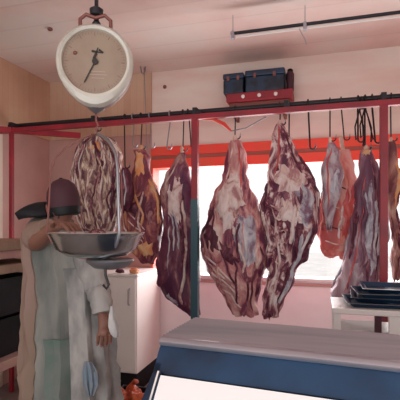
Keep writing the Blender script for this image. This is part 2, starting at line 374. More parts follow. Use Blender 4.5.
# 3: red-orange forequarter behind the second
m3 = meat_mat('meat_red', [(0,(.28,.05,.07)),(.42,(.50,.10,.09)),(.52,(.68,.22,.18)),(.62,(.66,.36,.32)),(.74,(.5,.42,.44))], 5., (1,1,.35), 9.)
S = Side([(150,337,349),(162,335,353),(176,330,355),(192,324,357),(208,320,357),(224,318,357),(238,318,355),(248,321,352),(254,326,348)], BV+.14, .4, 8.2, dmax=.08)
r3 = S.root('meat_carcass', 'bright red boned forequarter hanging right of the largest carcass side', 'carcass')
S.body(m3, r3)
S.patch(.55, -60, .22, 24, 'red_muscle', M['redmeat'], r3, .008, 0, 2)
S.strip([(.5,-50),(.7,-52),(.9,-60)], .006, 'sinew', M['orangefat'], r3)
for q in range(4): S.strip([(.3+.16*q,-125),(.33+.16*q,-100),(.36+.16*q,-75)], .005, 'sinew', M['sinew'] if q%2 else M['darkmeat'], r3)
folds(S, 8, [m3, M['fat'], m3, M['darkmeat']], r3, .006, .012)
shank(S, PV(341,137,BV+.14), r3, r=.017)
# 3b: slim grey leg in front of it
m3b = meat_mat('meat_grey_purple', [(0,(.05,.015,.04)),(.42,(.16,.06,.10)),(.5,(.30,.18,.22)),(.6,(.45,.38,.42)),(.72,(.62,.52,.50))], 7., (1,1,.35), 12.)
S = Side([(143,327,334),(152,325,337),(164,322,340),(178,321,343),(190,322,342),(200,323,339),(212,325,335),(224,326,332)], BV-.02, .5, 3.3, dmax=.06)
r3b = S.root('leg_of_meat', 'slim grey leg of meat in front of the bright red forequarter', 'meat')
S.body(m3b, r3b); S.patch(.5, -70, .14, 30, 'fat_layer', M['fatblue'], r3b, .006, 0, 3)
S.strip([(.1,-95),(.4,-110),(.8,-100)], .006, 'sinew', M['redmeat'], r3b)
shank(S, PV(330,138,BV-.02), r3b, r=.012)
# 4: purple-grey side beside the right post
m4 = meat_mat('meat_purple_grey', [(0,(.05,.015,.04)),(.40,(.14,.05,.09)),(.48,(.26,.13,.18)),(.57,(.42,.28,.32)),(.70,(.58,.50,.54))], 6., (1,1,.25), 15.)
S = Side([(150,361,372),(160,358,376),(175,357,381),(190,355,385),(206,354,387),(222,351,387),(238,348,387),(254,346,386),(268,342,385),(280,337,384),(292,333,382),(303,334,380)], BV+.02, .5, 11.)
r4 = S.root('meat_carcass', 'purple grey carcass side hanging behind the right red post', 'carcass')
S.body(m4, r4)
S.patch(.55, -75, .2, 22, 'fat_layer', M['fatblue'], r4, .008, .1, 4); S.patch(.8, -105, .1, 20, 'muscle_layer', m3b, r4, .007, .1, 5)
S.strip([(.1,-80),(.4,-70),(.8,-60)], .008, 'sinew', M['darkmeat'], r4); S.strip([(.2,-110),(.5,-118),(.9,-120)], .006, 'sinew', M['redmeat'], r4)
S.strip([(.3,-60),(.6,-50),(.95,-48)], .009, 'sinew', M['sinew'], r4)
S.patch(.03, -90, .03, 40, 'orange_fat', M['orangefat'], r4, .01, 0, 5)
folds(S, 12, [m4, M['darkmeat'], M['fatblue'], m4], r4, .007, .015)
shank(S, PV(366,146,BV+.02), r4, r=.018)
# 5: side at the right edge
m5 = meat_mat('meat_brown', [(0,(.06,.015,.03)),(.42,(.18,.05,.06)),(.5,(.30,.12,.10)),(.6,(.45,.22,.18)),(.72,(.55,.42,.33))], 6., (1,1,.4), 21.)
S = Side([(142,388,394),(154,387,397),(168,386,400),(184,386,401),(200,386,399),(214,387,397),(228,389,401),(240,390,408),(252,391,410),(264,392,404),(276,393,399)], BV+.06, .5, 14., dmax=.06)
r5 = S.root('leg_of_meat', 'brownish leg of meat at the right edge beyond the right red post', 'meat')
S.body(m5, r5); S.patch(.3, -60, .15, 25, 'fat_layer', M['orangefat'], r5, .006, 0, 4); S.strip([(.5,-110),(.7,-100),(.95,-90)], .006, 'sinew', M['darkmeat'], r5)
S.patch(.72, -80, .07, 45, 'dark_muscle', M['darkmeat'], r5, .01, 0, 9)
folds(S, 6, [m5, M['darkmeat']], r5, .006, .010)
shank(S, PV(391,138,BV+.06), r5, r=.012)
# 6: dark side left of the middle post
m6 = meat_mat('meat_deep_purple', [(0,(.03,.006,.03)),(.44,(.085,.018,.055)),(.54,(.16,.04,.08)),(.63,(.36,.17,.17)),(.76,(.6,.48,.4))], 6., (1,1,.3), 27.)
S = Side([(153,179,185),(164,173,188),(176,167,191),(190,162,194),(204,161,196),(220,163,196),(236,164,197),(252,162,198),(268,160,198),(284,161,198),(296,166,198),(304,175,199),(311,187,199)], BV, .5, 19.)
r6 = S.root('meat_carcass', 'deep purple carcass side with long cream fat seam, left of the middle post', 'carcass')
S.body(m6, r6)
S.patch(.33, -88, .13, 24, 'fat_layer', M['fat'], r6, .010, 0, 12); S.strip([(.3,-70),(.5,-62),(.7,-66),(.82,-84),(.9,-92)], .013, 'fat_seam', M['sinew'], r6)
S.strip([(.4,-110),(.55,-112),(.7,-108)], .006, 'fat_seam', M['fatblue'], r6); S.strip([(.05,-90),(.15,-105),(.22,-125)], .006, 'sinew', M['sinew'], r6)
S.patch(.86, -120, .05, 18, 'fat_layer', M['fatblue'], r6, .006, 0, 13)
folds(S, 11, [m6, M['darkmeat'], m6, M['fatblue']], r6, .006, .014)
shank(S, PV(182,147,BV), r6, r=.015)
# 7: orange topped side above the white cabinet
m7 = meat_mat('meat_orange_maroon', [(0,(.08,.015,.03)),(.44,(.18,.035,.06)),(.52,(.38,.12,.11)),(.6,(.55,.25,.14)),(.72,(.66,.45,.3))], 8., (1,1,.4), 33.)
S = Side([(150,135,147),(160,135,149),(172,134,150),(184,130,155),(198,126,160),(212,123,162),(226,124,162),(238,126,160),(250,131,157),(260,139,154)], BV, .5, 25.)
r7 = S.root('meat_carcass', 'orange topped maroon carcass piece hanging above the white cabinet', 'carcass')
S.body(m7, r7)
S.patch(.15, -95, .13, 45, 'orange_fat', M['orangefat'], r7, .007, 0, 1); S.patch(.88, -70, .08, 30, 'orange_fat', M['orangefat'], r7, .008, 0, 2)
S.patch(.55, -75, .12, 34, 'muscle_cut', M['darkmeat'], r7, .008, .2, 3)
for q in range(4): S.strip([(.42+.1*q,-130+8*q),(.5+.1*q,-105+8*q),(.62+.08*q,-75)], .005, 'rib_bone', M['sinew'], r7)
folds(S, 12, [m7, M['darkmeat'], M['orangefat'], m7, M['sinew']], r7, .006, .013)
shank(S, PV(141,146,BV), r7, 'orangefat', r=.02)
# 8: small dark organ beside the scale rod
S = Side([(168,123,127),(176,120,131),(188,119,132),(200,120,131),(208,122,128)], BV-.19, .6, 31., dmax=.04)
r8 = S.root('offal_piece', 'small dark maroon piece of offal hanging just right of the scale rod', 'meat')
S.body(M['darkmeat'], r8, 'organ', 30, 24); S.strip([(.1,-90),(.5,-70),(.9,-85)], .006, 'sinew', M['fatblue'], r8)
# tripe bundle
S = Side([(134,92,102),(142,82,113),(152,77,118),(166,75,121),(182,74,122),(198,74,121),(212,76,120),(226,80,117),(238,86,112)], BV, .42, 41., .014, .12)
mt_ = meat_mat('tripe', [(0,(.04,.012,.03)),(.42,(.12,.05,.07)),(.49,(.28,.15,.14)),(.56,(.50,.36,.28)),(.66,(.80,.70,.58))], 16., (1,1,.3), 47., 1.5)
rt = S.root('tripe_bundle', 'bundle of pale stringy tripe and fat hanging behind the scale pan', 'tripe')
S.body(mt_, rt, 'tripe_mass')
folds(S, 14, [M['darkmeat'], mt_], rt, .008, .016, 'tripe_fold', .05)
for q in range(17):
    a0 = -165 + q*9 + random.uniform(-3,3); t0 = random.uniform(.05,.3); t1 = random.uniform(.6,.97); w_ = random.uniform(-14,14)
    S.strip([(t0,a0),((t0*2+t1)/3,a0+w_),((t0+2*t1)/3,a0-w_),(t1,a0+w_*.4)], random.uniform(.006,.012), 'tripe_strand', [M['sinew'],M['fat'],mt_,M['sinew'],M['darkmeat']][q%5], rt)
S.patch(.2,-80,.06,14,'orange_fat',M['orangefat'],rt,.01,0,3)
MB().tube([PV(97,138,BV)-Vector((0,0,.05)), PV(97,128,BV)], [.012,.008]).build('tie_string', M['shackle'], rt)
# hooks
hk = [(97,131,'dark hook holding the tripe bundle',0,0),(125,168,'leftmost long thin hook, holding the dark offal',-.19,0),(133,147,'thin empty hook just left of the orange topped carcass',0,0),
      (141,149,'hook through the shank of the orange topped carcass',0,0),(150,148,'thin empty hook just right of the orange topped carcass',0,0),
      (170,149,'thin empty hook left of the deep purple carcass',0,-3),(183,151,'hook through the shank of the deep purple carcass',0,0),(188,148,'curved thin hook nearest the middle post on its left',0,3),
      (235,139,'hook through the shank of the pale pink carcass',0,0),(280,125,'hook holding the largest dark streaked carcass',0,0),(289,150,'thin empty hook beside the largest carcass shank',.0,0),
      (308,149,'long empty hook alone right of the largest carcass',0,2),(330,141,'hook through the shank of the slim grey leg',-.02,0),(341,140,'bent hook holding the bright red forequarter',.14,3),
      (358,142,'dark looped hook left of the cord cluster near the right post',0,0),(365,150,'hook holding the purple grey carcass by the right post',.02,0),(372,143,'dark hook between the cord cluster and the right post',0,3),(391,141,'hook at the right edge holding the brownish leg',.06,0)]
for px, bot, lab, dv, lean in hk: hook(px, bot, lab, dv=dv, lean=lean, mt='grey_metal' if px in (133,150,170) else 'black_steel', r=.007 if px in (358,365,372,308) else .0055)
# cord cluster
t = thing('cord_cluster', PV(362,150,BV-.03), 'tangled black cords knotted on the bar left of the right post', 'cord')
for q, (x0, x1, y1) in enumerate([(359,356,140),(361,363,146),(364,361,138),(366,371,142)]):
    A = PV(x0,108,BV-.03); A.z = 2.53; Z = PV(x1,y1,BV-.03)
    MB().tube([A, A.lerp(Z,.3)+Vector((.012*(-1)**q,0,0)), A.lerp(Z,.7)-Vector((.014*(-1)**q,0,0)), Z, Z+Vector((.015,0,.02)), A.lerp(Z,.5)], .0055).build('cord', M['blackfab'], t)
MB().blob(PV(362,105,BV), (.028,.034,.034), 3, .2).build('knot', M['blackfab'], t)
# thin wire from the ceiling
A = PV(144,66,3.95); A.z = CEIL; B = PV(147,150,3.95)
t = thing('hanging_wire', B, 'thin pale wire with a hook at its top, hanging right of the dial', 'wire')
MB().tube([A, A.lerp(B,.5), B], .005).build('wire', M['grey_metal'], t)
c = PV(144,70,3.93); MB().tube([c+Vector((-.03,-.02,.04)), c+Vector((-.02,-.02,-.03)), c+Vector((.0,-.02,-.05)), c+Vector((.02,-.02,-.02)), c+Vector((.015,0,.05))], .007).build('top_hook', M['grey_metal'], t)
# ---------------------------------------------------------------- blue cases on the red shelf
A = PV(224,109,WB-.2); B = PV(293,99,WB-.2); zS = A.z
t = thing('wall_shelf', ((A.x+B.x)/2, WB, zS), 'short red wall shelf with three bright studs under dark blue cases', 'shelf')
MB().box(A.x+.03, B.x, WB-.24, WB, zS+.05, zS+.13).build('shelf_board', M['red'], t, False, .006)
MB().box(A.x+.05, B.x-.03, WB-.2, WB, zS+.01, zS+.05).build('shelf_rail', M['shackle'], t, False, .004)
for k in range(3): MB().blob((A.x+.19+.15*k, WB-.245, zS+.09), (.018,.012,.018), k, 0).build('stud', M['white'], t)
for px_ in (A.x+.1, B.x-.08): MB().box(px_-.012, px_+.012, WB-.17, WB, zS-.09, zS+.01).build('shelf_bracket', M['shackle'], t, False)
zc = zS+.13
def bcase(x0, x1, h, label, end=False):
    t = thing('storage_case', ((x0+x1)/2, WB-.13, zc), label, 'case')
    MB().box(x0, x1, WB-.235, WB-.03, zc, zc+h*.72).build('case_body', M['navy2'], t, False, .012)
    MB().box(x0-.004, x1+.004, WB-.24, WB-.025, zc+h*.72, zc+h).build('lid', M['navy'], t, False, .012)
    MB().tube([((x0+x1)/2-.05, WB-.13, zc+h-.005), ((x0+x1)/2-.04, WB-.13, zc+h+.022), ((x0+x1)/2+.04, WB-.13, zc+h+.022), ((x0+x1)/2+.05, WB-.13, zc+h-.005)], .006).build('handle', M['black'], t)
    for s_ in (.25,.75): MB().box(x0+(x1-x0)*s_-.012, x0+(x1-x0)*s_+.012, WB-.247, WB-.237, zc+h*.62, zc+h*.84).build('latch', M['shackle'], t, False)
xm = A.x + .2
bcase(A.x+.0, xm-.01, .19, 'smaller dark blue case at the left end of the red shelf')
bcase(xm+.01, B.x-.075, .20, 'wider dark blue case in the middle of the red shelf')
t = thing('small_drum', (B.x-.03, WB-.13, zc), 'dark maroon round drum at the right end of the red shelf', 'drum')
prof = [(.0,.03),(.02,.034),(.08,.034),(.10,.036),(.16,.036),(.175,.03),(.185,.02)]
MB().loft([[Vector((B.x-.03+r*math.cos(2*PI*k/20), WB-.13+r*1.8*math.sin(2*PI*k/20), zc+.001+z)) for k in range(20)] for z, r in prof]).build('drum_body', M['maroon'], t)
MB().loft([[Vector((B.x-.03+r*math.cos(2*PI*k/20), WB-.13+r*1.8*math.sin(2*PI*k/20), zc+z)) for k in range(20)] for z, r in ((.183,.026),(.20,.026),(.205,.02))]).build('cap', M['black'], t)
# ---------------------------------------------------------------- tube light on the ceiling
zt = 2.95; A = PZ(231,38,3.0) if False else PC(231, 38, 3.2)
A = PV(231, 38, 3.15); B = PV(400, 11, 3.15); zt = (A.z+B.z)/2; L0, L1 = A.x, B.x+.25
t = thing('tube_light', ((L0+L1)/2, 3.15, zt), 'long thin unlit tube lamp with dark rail hung below the ceiling', 'lamp')
MB().tube([(L0,3.15,zt+.012),(L1,3.15,zt+.012)], .013, 10).build('rail', M['black_steel'], t)
MB().tube([(L0+.04,3.15,zt-.016),(L1-.04,3.15,zt-.016)], .008, 12).build('tube', M['white'], t)
cx = PV(305,30,3.15).x
for x in (L0+.015, cx, L1-.015):
    MB().box(x-.012, x+.012, 3.135, 3.165, zt-.035, zt+.028).build('lamp_holder', M['dull_steel'], t, False, .004)
    MB().tube([(x,3.15,zt+.02),(x,3.15,CEIL)], .0025).build('hanger_rod', M['grey_metal'], t)
MB().tube([(cx-.04,3.14,zt-.02),(cx,3.14,zt-.1),(cx+.01,3.14,zt-.14)], .004).build('pull_cord', M['dull_steel'], t)
# ---------------------------------------------------------------- the hanging dial scale
Yd = 1.6
Xc = Vector((cs, sn, 0)); Yc = Vector((-sn, cs, 0)); Zc = Vector((0,0,1))     # right, away, up as seen on the dial
D = PC(95.5, 64, Yd); px = Yd/F
# turn the dial to look at the shop counter
vd = Vector((D.x, D.y, 0)).normalized(); Yq = (Yc*.5 + vd*.5).normalized(); Xq = Vector((Yq.y, -Yq.x, 0))
def DP(x, z, y=0.): return D + Xq*x*px + Zc*z*px + Yq*y       # x, z in dial units (about 3.8 mm), y in metres away
base = PC(96, 256, Yd)
sc = thing('hanging_scale', base, 'white hanging dial scale with a stainless steel weighing pan', 'scale')
def dialring(r, y, egg=0., wide=0.):
    out = []
    for k in range(64):
        a = 2*PI*k/64; r_ = r*.94; x = r_*math.cos(a)*(1+wide*max(0, math.sin(a))**1); z = r_*math.sin(a)
        if z < 0: z *= 1 + egg*abs(math.sin(a))**3; 
        out.append(DP(x, z, y))
    return out
def off(ring, dz): return [p+Zc*dz*px for p in ring]
MB().loft([dialring(33,-.012,.14,.03), dialring(37,-.02,.16,.05), dialring(39.5,-.006,.17,.09), dialring(40,.02,.17,.1), dialring(39,.055,.15,.12), dialring(33,.075,.1,.1)]).build('housing', M['enamel_back'], sc)
# front bezel as a ring
bz = MB(); outer = [dialring(33,-.018,.02), dialring(33.5,-.034,.03), dialring(36,-.040,.08), dialring(39,-.030,.15,.02), dialring(40.2,-.004,.17,.05), dialring(39.9,.004,.17,.05)]
bz.loft(outer, caps=False); bz.build('bezel', M['enamel'], sc)
MB().loft([dialring(33.4,-.016), dialring(33.4,-.021)]).build('dial_face', M['dial'], sc)
dfp = -.0225
def dmark(pts, w, m, name, y=dfp, th=.0012):
    mb = MB()
    for (x0,z0),(x1,z1) in zip(pts, pts[1:]):
        d = Vector((x1-x0, z1-z0)); n_ = Vector((-d.y, d.x)).normalized()*w/2
        q = [(x0-n_.x,z0-n_.y),(x1-n_.x,z1-n_.y),(x1+n_.x,z1+n_.y),(x0+n_.x,z0+n_.y)]
        mb.quadbox([DP(a_,b_,y) for a_,b_ in q] + [DP(a_,b_,y+th) for a_,b_ in q])
    return mb.build(name, m, sc, False)
tk = MB()
for k in range(60):
    a = 2*PI*k/60; r0 = 27.5 if k % 5 == 0 else 29.5; w = .35 if k % 5 == 0 else .2
    r0 *= .93; x0,z0,x1,z1 = r0*math.cos(a), r0*math.sin(a), 29.3*math.cos(a), 29.3*math.sin(a)
    n_ = Vector((-math.sin(a), math.cos(a)))*w
    q = [(x0-n_.x,z0-n_.y),(x1-n_.x,z1-n_.y),(x1+n_.x,z1+n_.y),(x0+n_.x,z0+n_.y)]
    tk.quadbox([DP(a_,b_,dfp+.0004) for a_,b_ in q] + [DP(a_,b_,dfp+.0013) for a_,b_ in q])
tk.build('graduation_marks', M['faint'], sc, False)
tx = MB()
for z_, w_ in ((-9.5,7),(-12.5,9),(-16,6)):
    tx.quadbox([DP(a_,b_,y_) for y_ in (dfp+.0004, dfp+.0013) for a_,b_ in ((3-w_,z_-.35),(3+w_,z_-.35),(3+w_,z_+.35),(3-w_,z_+.35))])
tx.build('worn_print', M['enamel_back'], sc, False)
dmark([(1,1),(-4,-9),(-10,-21)], 1.2, M['ink'], 'needle', dfp-.004)
MB().loft([[DP(.5+3*math.cos(2*PI*k/24), 0+3*math.sin(2*PI*k/24), y) for k in range(24)] for y in (dfp, dfp-.007)]).build('needle_hub', M['ink'], sc)
dmark([(-1,2.5),(1.5,8)], 2.4, M['ink'], 'needle_tail', dfp-.004)
em = MB()   # small black emblem above the hub
for pts_ in ([(-3,10.5),(8,9)], [(1,7.5),(3.2,14)], [(4,12),(8.5,9.5)]):
    (x0,z0),(x1,z1) = pts_; d = Vector((x1-x0,z1-z0)); n_ = Vector((-d.y,d.x)).normalized()*1.1
    q = [(x0-n_.x,z0-n_.y),(x1-n_.x*.4,z1-n_.y*.4),(x1+n_.x*.4,z1+n_.y*.4),(x0+n_.x,z0+n_.y)]
    em.quadbox([DP(a_,b_,dfp-.001) for a_,b_ in q]+[DP(a_,b_,dfp+.0005) for a_,b_ in q])
em.build('emblem', M['ink'], sc, False)
MB().blob(DP(-19,8,dfp), (.008,.005,.007), 2, 0).build('dial_screw', M['shackle'], sc)
# shackle on top
MB().tube([DP(-15,33,.0), DP(-15,44,.0), DP(-9,49,.0), DP(0,46,.0), DP(9,49,.0), DP(15,44,.0), DP(15,33,.0)], .0072, 8).build('shackle', M['shackle'], sc)
MB().loft([[DP(0+r*math.cos(2*PI*k/16), z, .03+r*px*math.sin(2*PI*k/16)) for k in range(16)] for z, r in ((38,3),(44,4.5),(47,2.5),(50,2.5),(52,6.5),(58,7),(61,3)) ]).build('swivel', M['black_steel'], sc)
top = DP(0,60,.03); MB().tube([top, Vector((top.x, top.y, CEIL))], .008).build('ceiling_rod', M['black_steel'], sc)
# lower stem, yoke and rods
MB().loft([[DP(0+r*math.cos(2*PI*k/20), z, .02+r*px*math.sin(2*PI*k/20)) for k in range(20)] for z, r in ((-36,8),(-43,8.5),(-46,5),(-48,2.2))]).build('spring_collar', M['grey_metal'], sc)
MB().tube([DP(0,-46,.02), DP(0,-56,.02), DP(2,-60,.02), DP(0,-64,.02), DP(1,-70,.02)], .004).build('draw_rod', M['shackle'], sc)
PX = PC(97, 233, Yd); rp = .176
def pan(a, r, z): return Vector((PX.x + r*math.cos(a), PX.y + r*math.sin(a), z))
zr = PX.z
yk = DP(1,-69,.02)
aR = T + math.radians(-52); angs = [aR, aR+2*PI/3, aR+4*PI/3]
for k, a in enumerate(angs):
    # rods leave a small yoke, run almost straight down and hook under the rim
    r_ = .11 if k == 0 else .13
    q0 = yk; q1 = pan(a, r_*.75, yk.z-.03); q2 = pan(a, rp-.01 if k else rp+.004, zr+.32)
    path = [q0, pan(a, .03, yk.z-.012), pan(a, .07, yk.z-.03), pan(a, .12, yk.z-.062), pan(a, .155, yk.z-.10), pan(a, rp-.006, yk.z-.15), pan(a, rp, zr+.1), pan(a, rp+.006, zr+.02), pan(a, rp+.006, zr), pan(a, rp-.01, zr-.035), pan(a, rp-.06, zr-.075), pan(a, rp-.11, zr-.094), pan(a, .02, zr-.100)]
    MB().tube(path, .0055 if k == 0 else .0028, 8).build('pan_rod', M['grey_metal'] if k == 0 else M['shackle'], sc)
pr = [(0.004,-.090),(.06,-.089),(.11,-.080),(.145,-.058),(.166,-.02),(.172,-.002),(.178,.003),(.181,0),(.178,-.004),(.171,-.012),(.150,-.060),(.113,-.0845),(.06,-.0925),(.004,-.0935)]
# pr runs inside surface first, over the rolled rim, then outside
MB().loft([[pan(2*PI*k/64, r, zr+z) for k in range(64)] for r, z in pr]).build('weighing_pan', M['steel'], sc)
MB().loft([[pan(2*PI*k/40, r, zr+z)+Xc*.05 for k in range(40)] for r, z in ((.05,-.098),(.085,-.098),(.09,-.104),(.086,-.112),(.06,-.132),(.02,-.138),(.01,-.130))]).build('cradle_ring', M['grey_metal'], sc)
q = pan(aR, .075, zr-.104)
MB().tube([q, q-Zc*.05, q-Zc*.085+Xc*.012, q-Zc*.10+Xc*.004, q-Zc*.085-Xc*.01], .005).build('under_hook', M['black_steel'], sc)
# meat chunks in the pan
for i, (x, y, z, r, lab, m_) in enumerate([(-.085,-.03,-.030,(.050,.045,.030),'dark red meat chunk at the left side of the weighing pan','darkmeat'),
        (.0,-.04,-.035,(.048,.045,.034),'dark red meat chunk at the middle of the weighing pan','darkmeat'),
        (.075,.03,-.035,(.045,.045,.030),'pinkish meat chunk at the right side of the weighing pan','redmeat'),
        (-.03,.07,-.032,(.06,.045,.04),'mottled meat lump at the back of the weighing pan','darkmeat')]):
    p = PX + Xc*x + Yc*y; c = Vector((p.x, p.y, zr+z))
    t = thing('meat_chunk', c - Zc*r[2], lab, 'meat', 'meat in the weighing pan')
    MB().blob(c, r, i*3.1, .3, 28).build('muscle', M[m_], t)
    MB().blob(c+Zc*r[2]*.72+Xc*.006*i, (r[0]*.5, r[1]*.5, r[2]*.4), i+5, .4, 20).build('fat_cap', m2, t)
# ---------------------------------------------------------------- the display case in front
al = math.radians(21); A0 = PC(160, 337, 1.3125)
dL = room(math.cos(al), -math.sin(al), 0); dN = room(math.sin(al), math.cos(al), 0)
Z0 = 1.2; LEN = 1.15
def K(l, w, z): return Vector((A0.x, A0.y, 0)) + dL*l + dN*w + Zc*z
t = thing('display_case', K(LEN/2, .1, 0), 'steel topped refrigerated display counter with navy frame in the foreground', 'counter')
# corrugated steel top with a rounded front
rows = []; W = .30
prof = [(-.004, Z0-.022), (-.006, Z0-.012), (.0, Z0-.003)]
for i in range(1, 57):
    w_ = W*i/57; prof.append((w_, Z0 + .0028*math.sin(i*PI/2.0) if i > 3 else Z0))
prof += [(W, Z0), (W+.002, Z0-.02), (W-.01, Z0-.026), (.0, Z0-.026)]
MB().loft([[K(l, a_, b_) for a_, b_ in prof] for l in (0, .01, LEN)]).build('steel_top', M['dull_steel'], t)
# navy front band, sloping outward
def prism(poly, l0, l1, name, m, bev=.0, **k): return MB().loft([[K(l, a_, b_) for a_, b_ in poly] for l in (l0, l1)]).build(name, m, t, False, bev)
s0 = (.004, Z0-.027); s1 = (-.05, Z0-.095); s2 = (-.30, .80)
MB().loft([[K(l, a_, b_) for a_, b_ in (s0, (-.012,Z0-.045), (-.03,Z0-.07), s1, (-.02,Z0-.12), (.03,Z0-.06), (.03, Z0-.027))] for l in (.0, LEN)]).build('front_band', M['navy'], t)
# side panel and base
poly = [s0, (-.03,Z0-.07), s1, (-.13, 1.04), (-.30,.80), (-.34,.72), (-.30,.1), (W,.1), (W,Z0-.027)]
prism(poly, 0, .02, 'side_panel', M['navy']); prism(poly, LEN-.02, LEN, 'side_panel', M['navy'])
prism([(-.30,.1),(W,.1),(W,.12),(-.30,.12)], .02, LEN-.02, 'base_shelf', M['navy']); prism([(-.28,0),(W-.02,0),(W-.02,.1),(-.28,.1)], .03, LEN-.03, 'plinth', M['black'])
prism([(W-.02,.12),(W,.12),(W,Z0-.027),(W-.02,Z0-.027)], .02, LEN-.02, 'rear_panel', M['navy'])
prism([(-.32,.14),(-.30,.14),(-.30,.71),(-.32,.71)], .02, LEN-.02, 'front_panel', M['navy'])
dd = Vector((s2[0]-s1[0], s2[1]-s1[1])).normalized(); nn = Vector((dd.y, -dd.x))*-1
def sl(f, o): return (s1[0]+(s2[0]-s1[0])*f + nn.x*o, s1[1]+(s2[1]-s1[1])*f + nn.y*o)
prism([sl(.02,-.001), sl(.99,-.001), sl(.99,-.012), sl(.02,-.012)], .034, LEN-.034, 'white_panel', M['whitepanel'])
prism([sl(-.01,.002), sl(1,.002), sl(1,-.012), sl(-.01,-.012)], .020, .026, 'panel_trim', M['white']); 
prism([sl(-.01,.001), sl(1,.001), sl(1,-.012), sl(-.01,-.012)], .026, .033, 'panel_frame', M['navy'])
# ---------------------------------------------------------------- the white table on the right
A = PC(332, 308, 2.56); zt = A.z; x0, x1, y0, y1 = A.x, A.x+1.25, A.y, A.y+.42
t = thing('side_table', ((x0+x1)/2, (y0+y1)/2, 0), 'white work table at the right, behind the display counter', 'table')
MB().box(x0, x1, y0, y1, zt-.035, zt).build('table_top', M['white'], t, False, .006)
for (a_, b_) in ((x0+.03,y0+.03),(x1-.03,y0+.03),(x0+.03,y1-.03),(x1-.03,y1-.03)):
    MB().box(a_-.022, a_+.022, b_-.022, b_+.022, 0, zt-.035).build('leg', M['white'], t, False, .003)
u_ = PV(378,320,y0+.03).x; MB().box(u_-.018, u_+.018, y0+.01, y0+.05, .0, zt-.035).build('middle_leg', M['maroon'], t, False)
u_ = PV(396,320,y0+.03).x; MB().box(u_-.04, u_+.04, y0+.01, y0+.04, .0, zt-.035).build('front_board', M['white'], t, False)
MB().box(x0+.05, x1-.05, y0+.08, y1-.05, zt-.16, zt-.145).build('lower_shelf', M['white'], t, False)
# dark blue trays stacked askew
for k in range(4):
    w0 = .02*k; zb = zt + .001 + .030*k; xs = x0+.07+.03*k+(.012 if k%2 else 0); ang = (.05,-.05,.06,-.02)[k]
    tt = thing('plastic_tray', (xs+.35, y0+.22, zb), ('lowest', 'second lowest', 'second highest', 'topmost')[k]+' dark blue plastic tray stacked on the white work table', 'tray', 'stacked blue trays')
    ca, sa = math.cos(ang), math.sin(ang); cx_, cy_ = xs+.35, y0+.21
    def TR(x, y, z): return Vector((cx_ + x*ca - y*sa, cy_ + x*sa + y*ca, z))
    def rr(hx, hy, z): return [TR(sx*hx, sy*hy, z) for sx, sy in ((-1,-1),(1,-1),(1,1),(-1,1))]
    MB().loft([rr(.30,.14,zb), rr(.325,.16,zb+.025), rr(.34,.175,zb+.027), rr(.34,.175,zb+.030), rr(.32,.155,zb+.029), rr(.295,.135,zb+.005)]).build('tray_shell', M['navy'], tt, False, .002)
    MB().box(0,0.001,0,0.001,0,.001).bm.free()
    e = MB(); P0 = TR(-.34,-.1765,zb+.0285); P1 = TR(.34,-.1765,zb+.0285)
    e.tube([P0, P1], .0022, 6); e.build('rim_edge', M['grey_metal'] if k != 3 else M['white'], tt)
# ---------------------------------------------------------------- white cabinet by the window
cu, cv = -1.55, 3.52
A = PV(137, 300, cv); cu = A.x; zb = .19; ztp = 1.10
t = thing('white_cabinet', ((cu-.3), 3.8, 0), 'tall white cabinet under the window, below the orange topped carcass', 'cabinet')
MB().box(cu-.62, cu, cv, WB-.005, zb, ztp-.025).build('body', M['cabinet'], t, False, .008)
MB().box(cu-.635, cu+.012, cv-.015, WB-.003, ztp-.025, ztp).build('top', M['white'], t, False, .006)
MB().box(cu-.6, cu-.02, cv+.04, WB-.02, 0, zb).build('plinth', M['black'], t, False)
MB().box(cu-.61, cu-.012, cv-.014, cv-.001, zb+.02, ztp-.04).build('door', M['cabinet'], t, False, .004)
MB().tube([(cu-.07,cv-.014,.82),(cu-.07,cv-.04,.83),(cu-.07,cv-.04,.96),(cu-.07,cv-.014,.97)], .006).build('handle', M['dull_steel'], t)
# fat trimmings on the cabinet edge
for i, (px_, py_, s_, m_) in enumerate([(146,268,.035,'orangefat'),(138,267,.03,'darkmeat'),(152,266,.028,'redmeat')]):
    p = PV(px_, py_, cv+.1+.03*i); r = s_
    c = Vector((min(p.x, cu-.04) + .0, p.y, ztp + r*.62)); c.x = cu-.06-.11*(i==1)-.03*(i==0)*2
    c.x = (cu-.045, cu-.20, cu-.12)[i]; c.y = (cv+.05, cv+.06, cv+.2)[i]
    tag(MB().blob(c, (r*1.4,r,r*.7), i*2.3, .35, 24).build('fat_trimming', M[m_]), ('orange fat trimming on the right corner of the white cabinet','dark meat trimming left on the white cabinet top','red meat trimming further back on the cabinet top')[i], 'meat')
# orange bag and dark bin on the floor
def crumple(c, r, seed, name, m, parent): return MB().blob(c, r, seed, .5, 36).build(name, m, parent)
B = PC(130, 398, 3.0); 
t = thing('waste_crate', (B.x, B.y, 0), 'low black crate on the floor in front of the white cabinet', 'crate')
hx, hy, hz = .13, .16, .34; cb = Vector((B.x, B.y, 0))
for nm, bx in (('crate_side',(-hx,-hx+.015,-hy,hy)),('crate_side',(hx-.015,hx,-hy,hy)),('crate_side',(-hx+.015,hx-.015,-hy,-hy+.015)),('crate_side',(-hx+.015,hx-.015,hy-.015,hy))):
    MB().box(cb.x+bx[0], cb.x+bx[1], cb.y+bx[2], cb.y+bx[3], .02, hz).build(nm, M['black'], t, False, .003)
MB().box(cb.x-hx, cb.x+hx, cb.y-hy, cb.y+hy, 0, .02).build('crate_base', M['black'], t, False)
t = thing('orange_bag', (cb.x, cb.y, .021), 'crumpled orange plastic bag in the low black crate', 'bag')
crumple(cb+Vector((0,0,.215)), (.105,.13,.19), 4., 'bag_body', M['orangebag'], t)
MB().tube([cb+Vector((.0,0,.38)), cb+Vector((.02,0,.42)), cb+Vector((.05,-.01,.44)), cb+Vector((.04,-.02,.46))], [.03,.014,.022,.004], 10).build('knot', M['orangebag'], t)
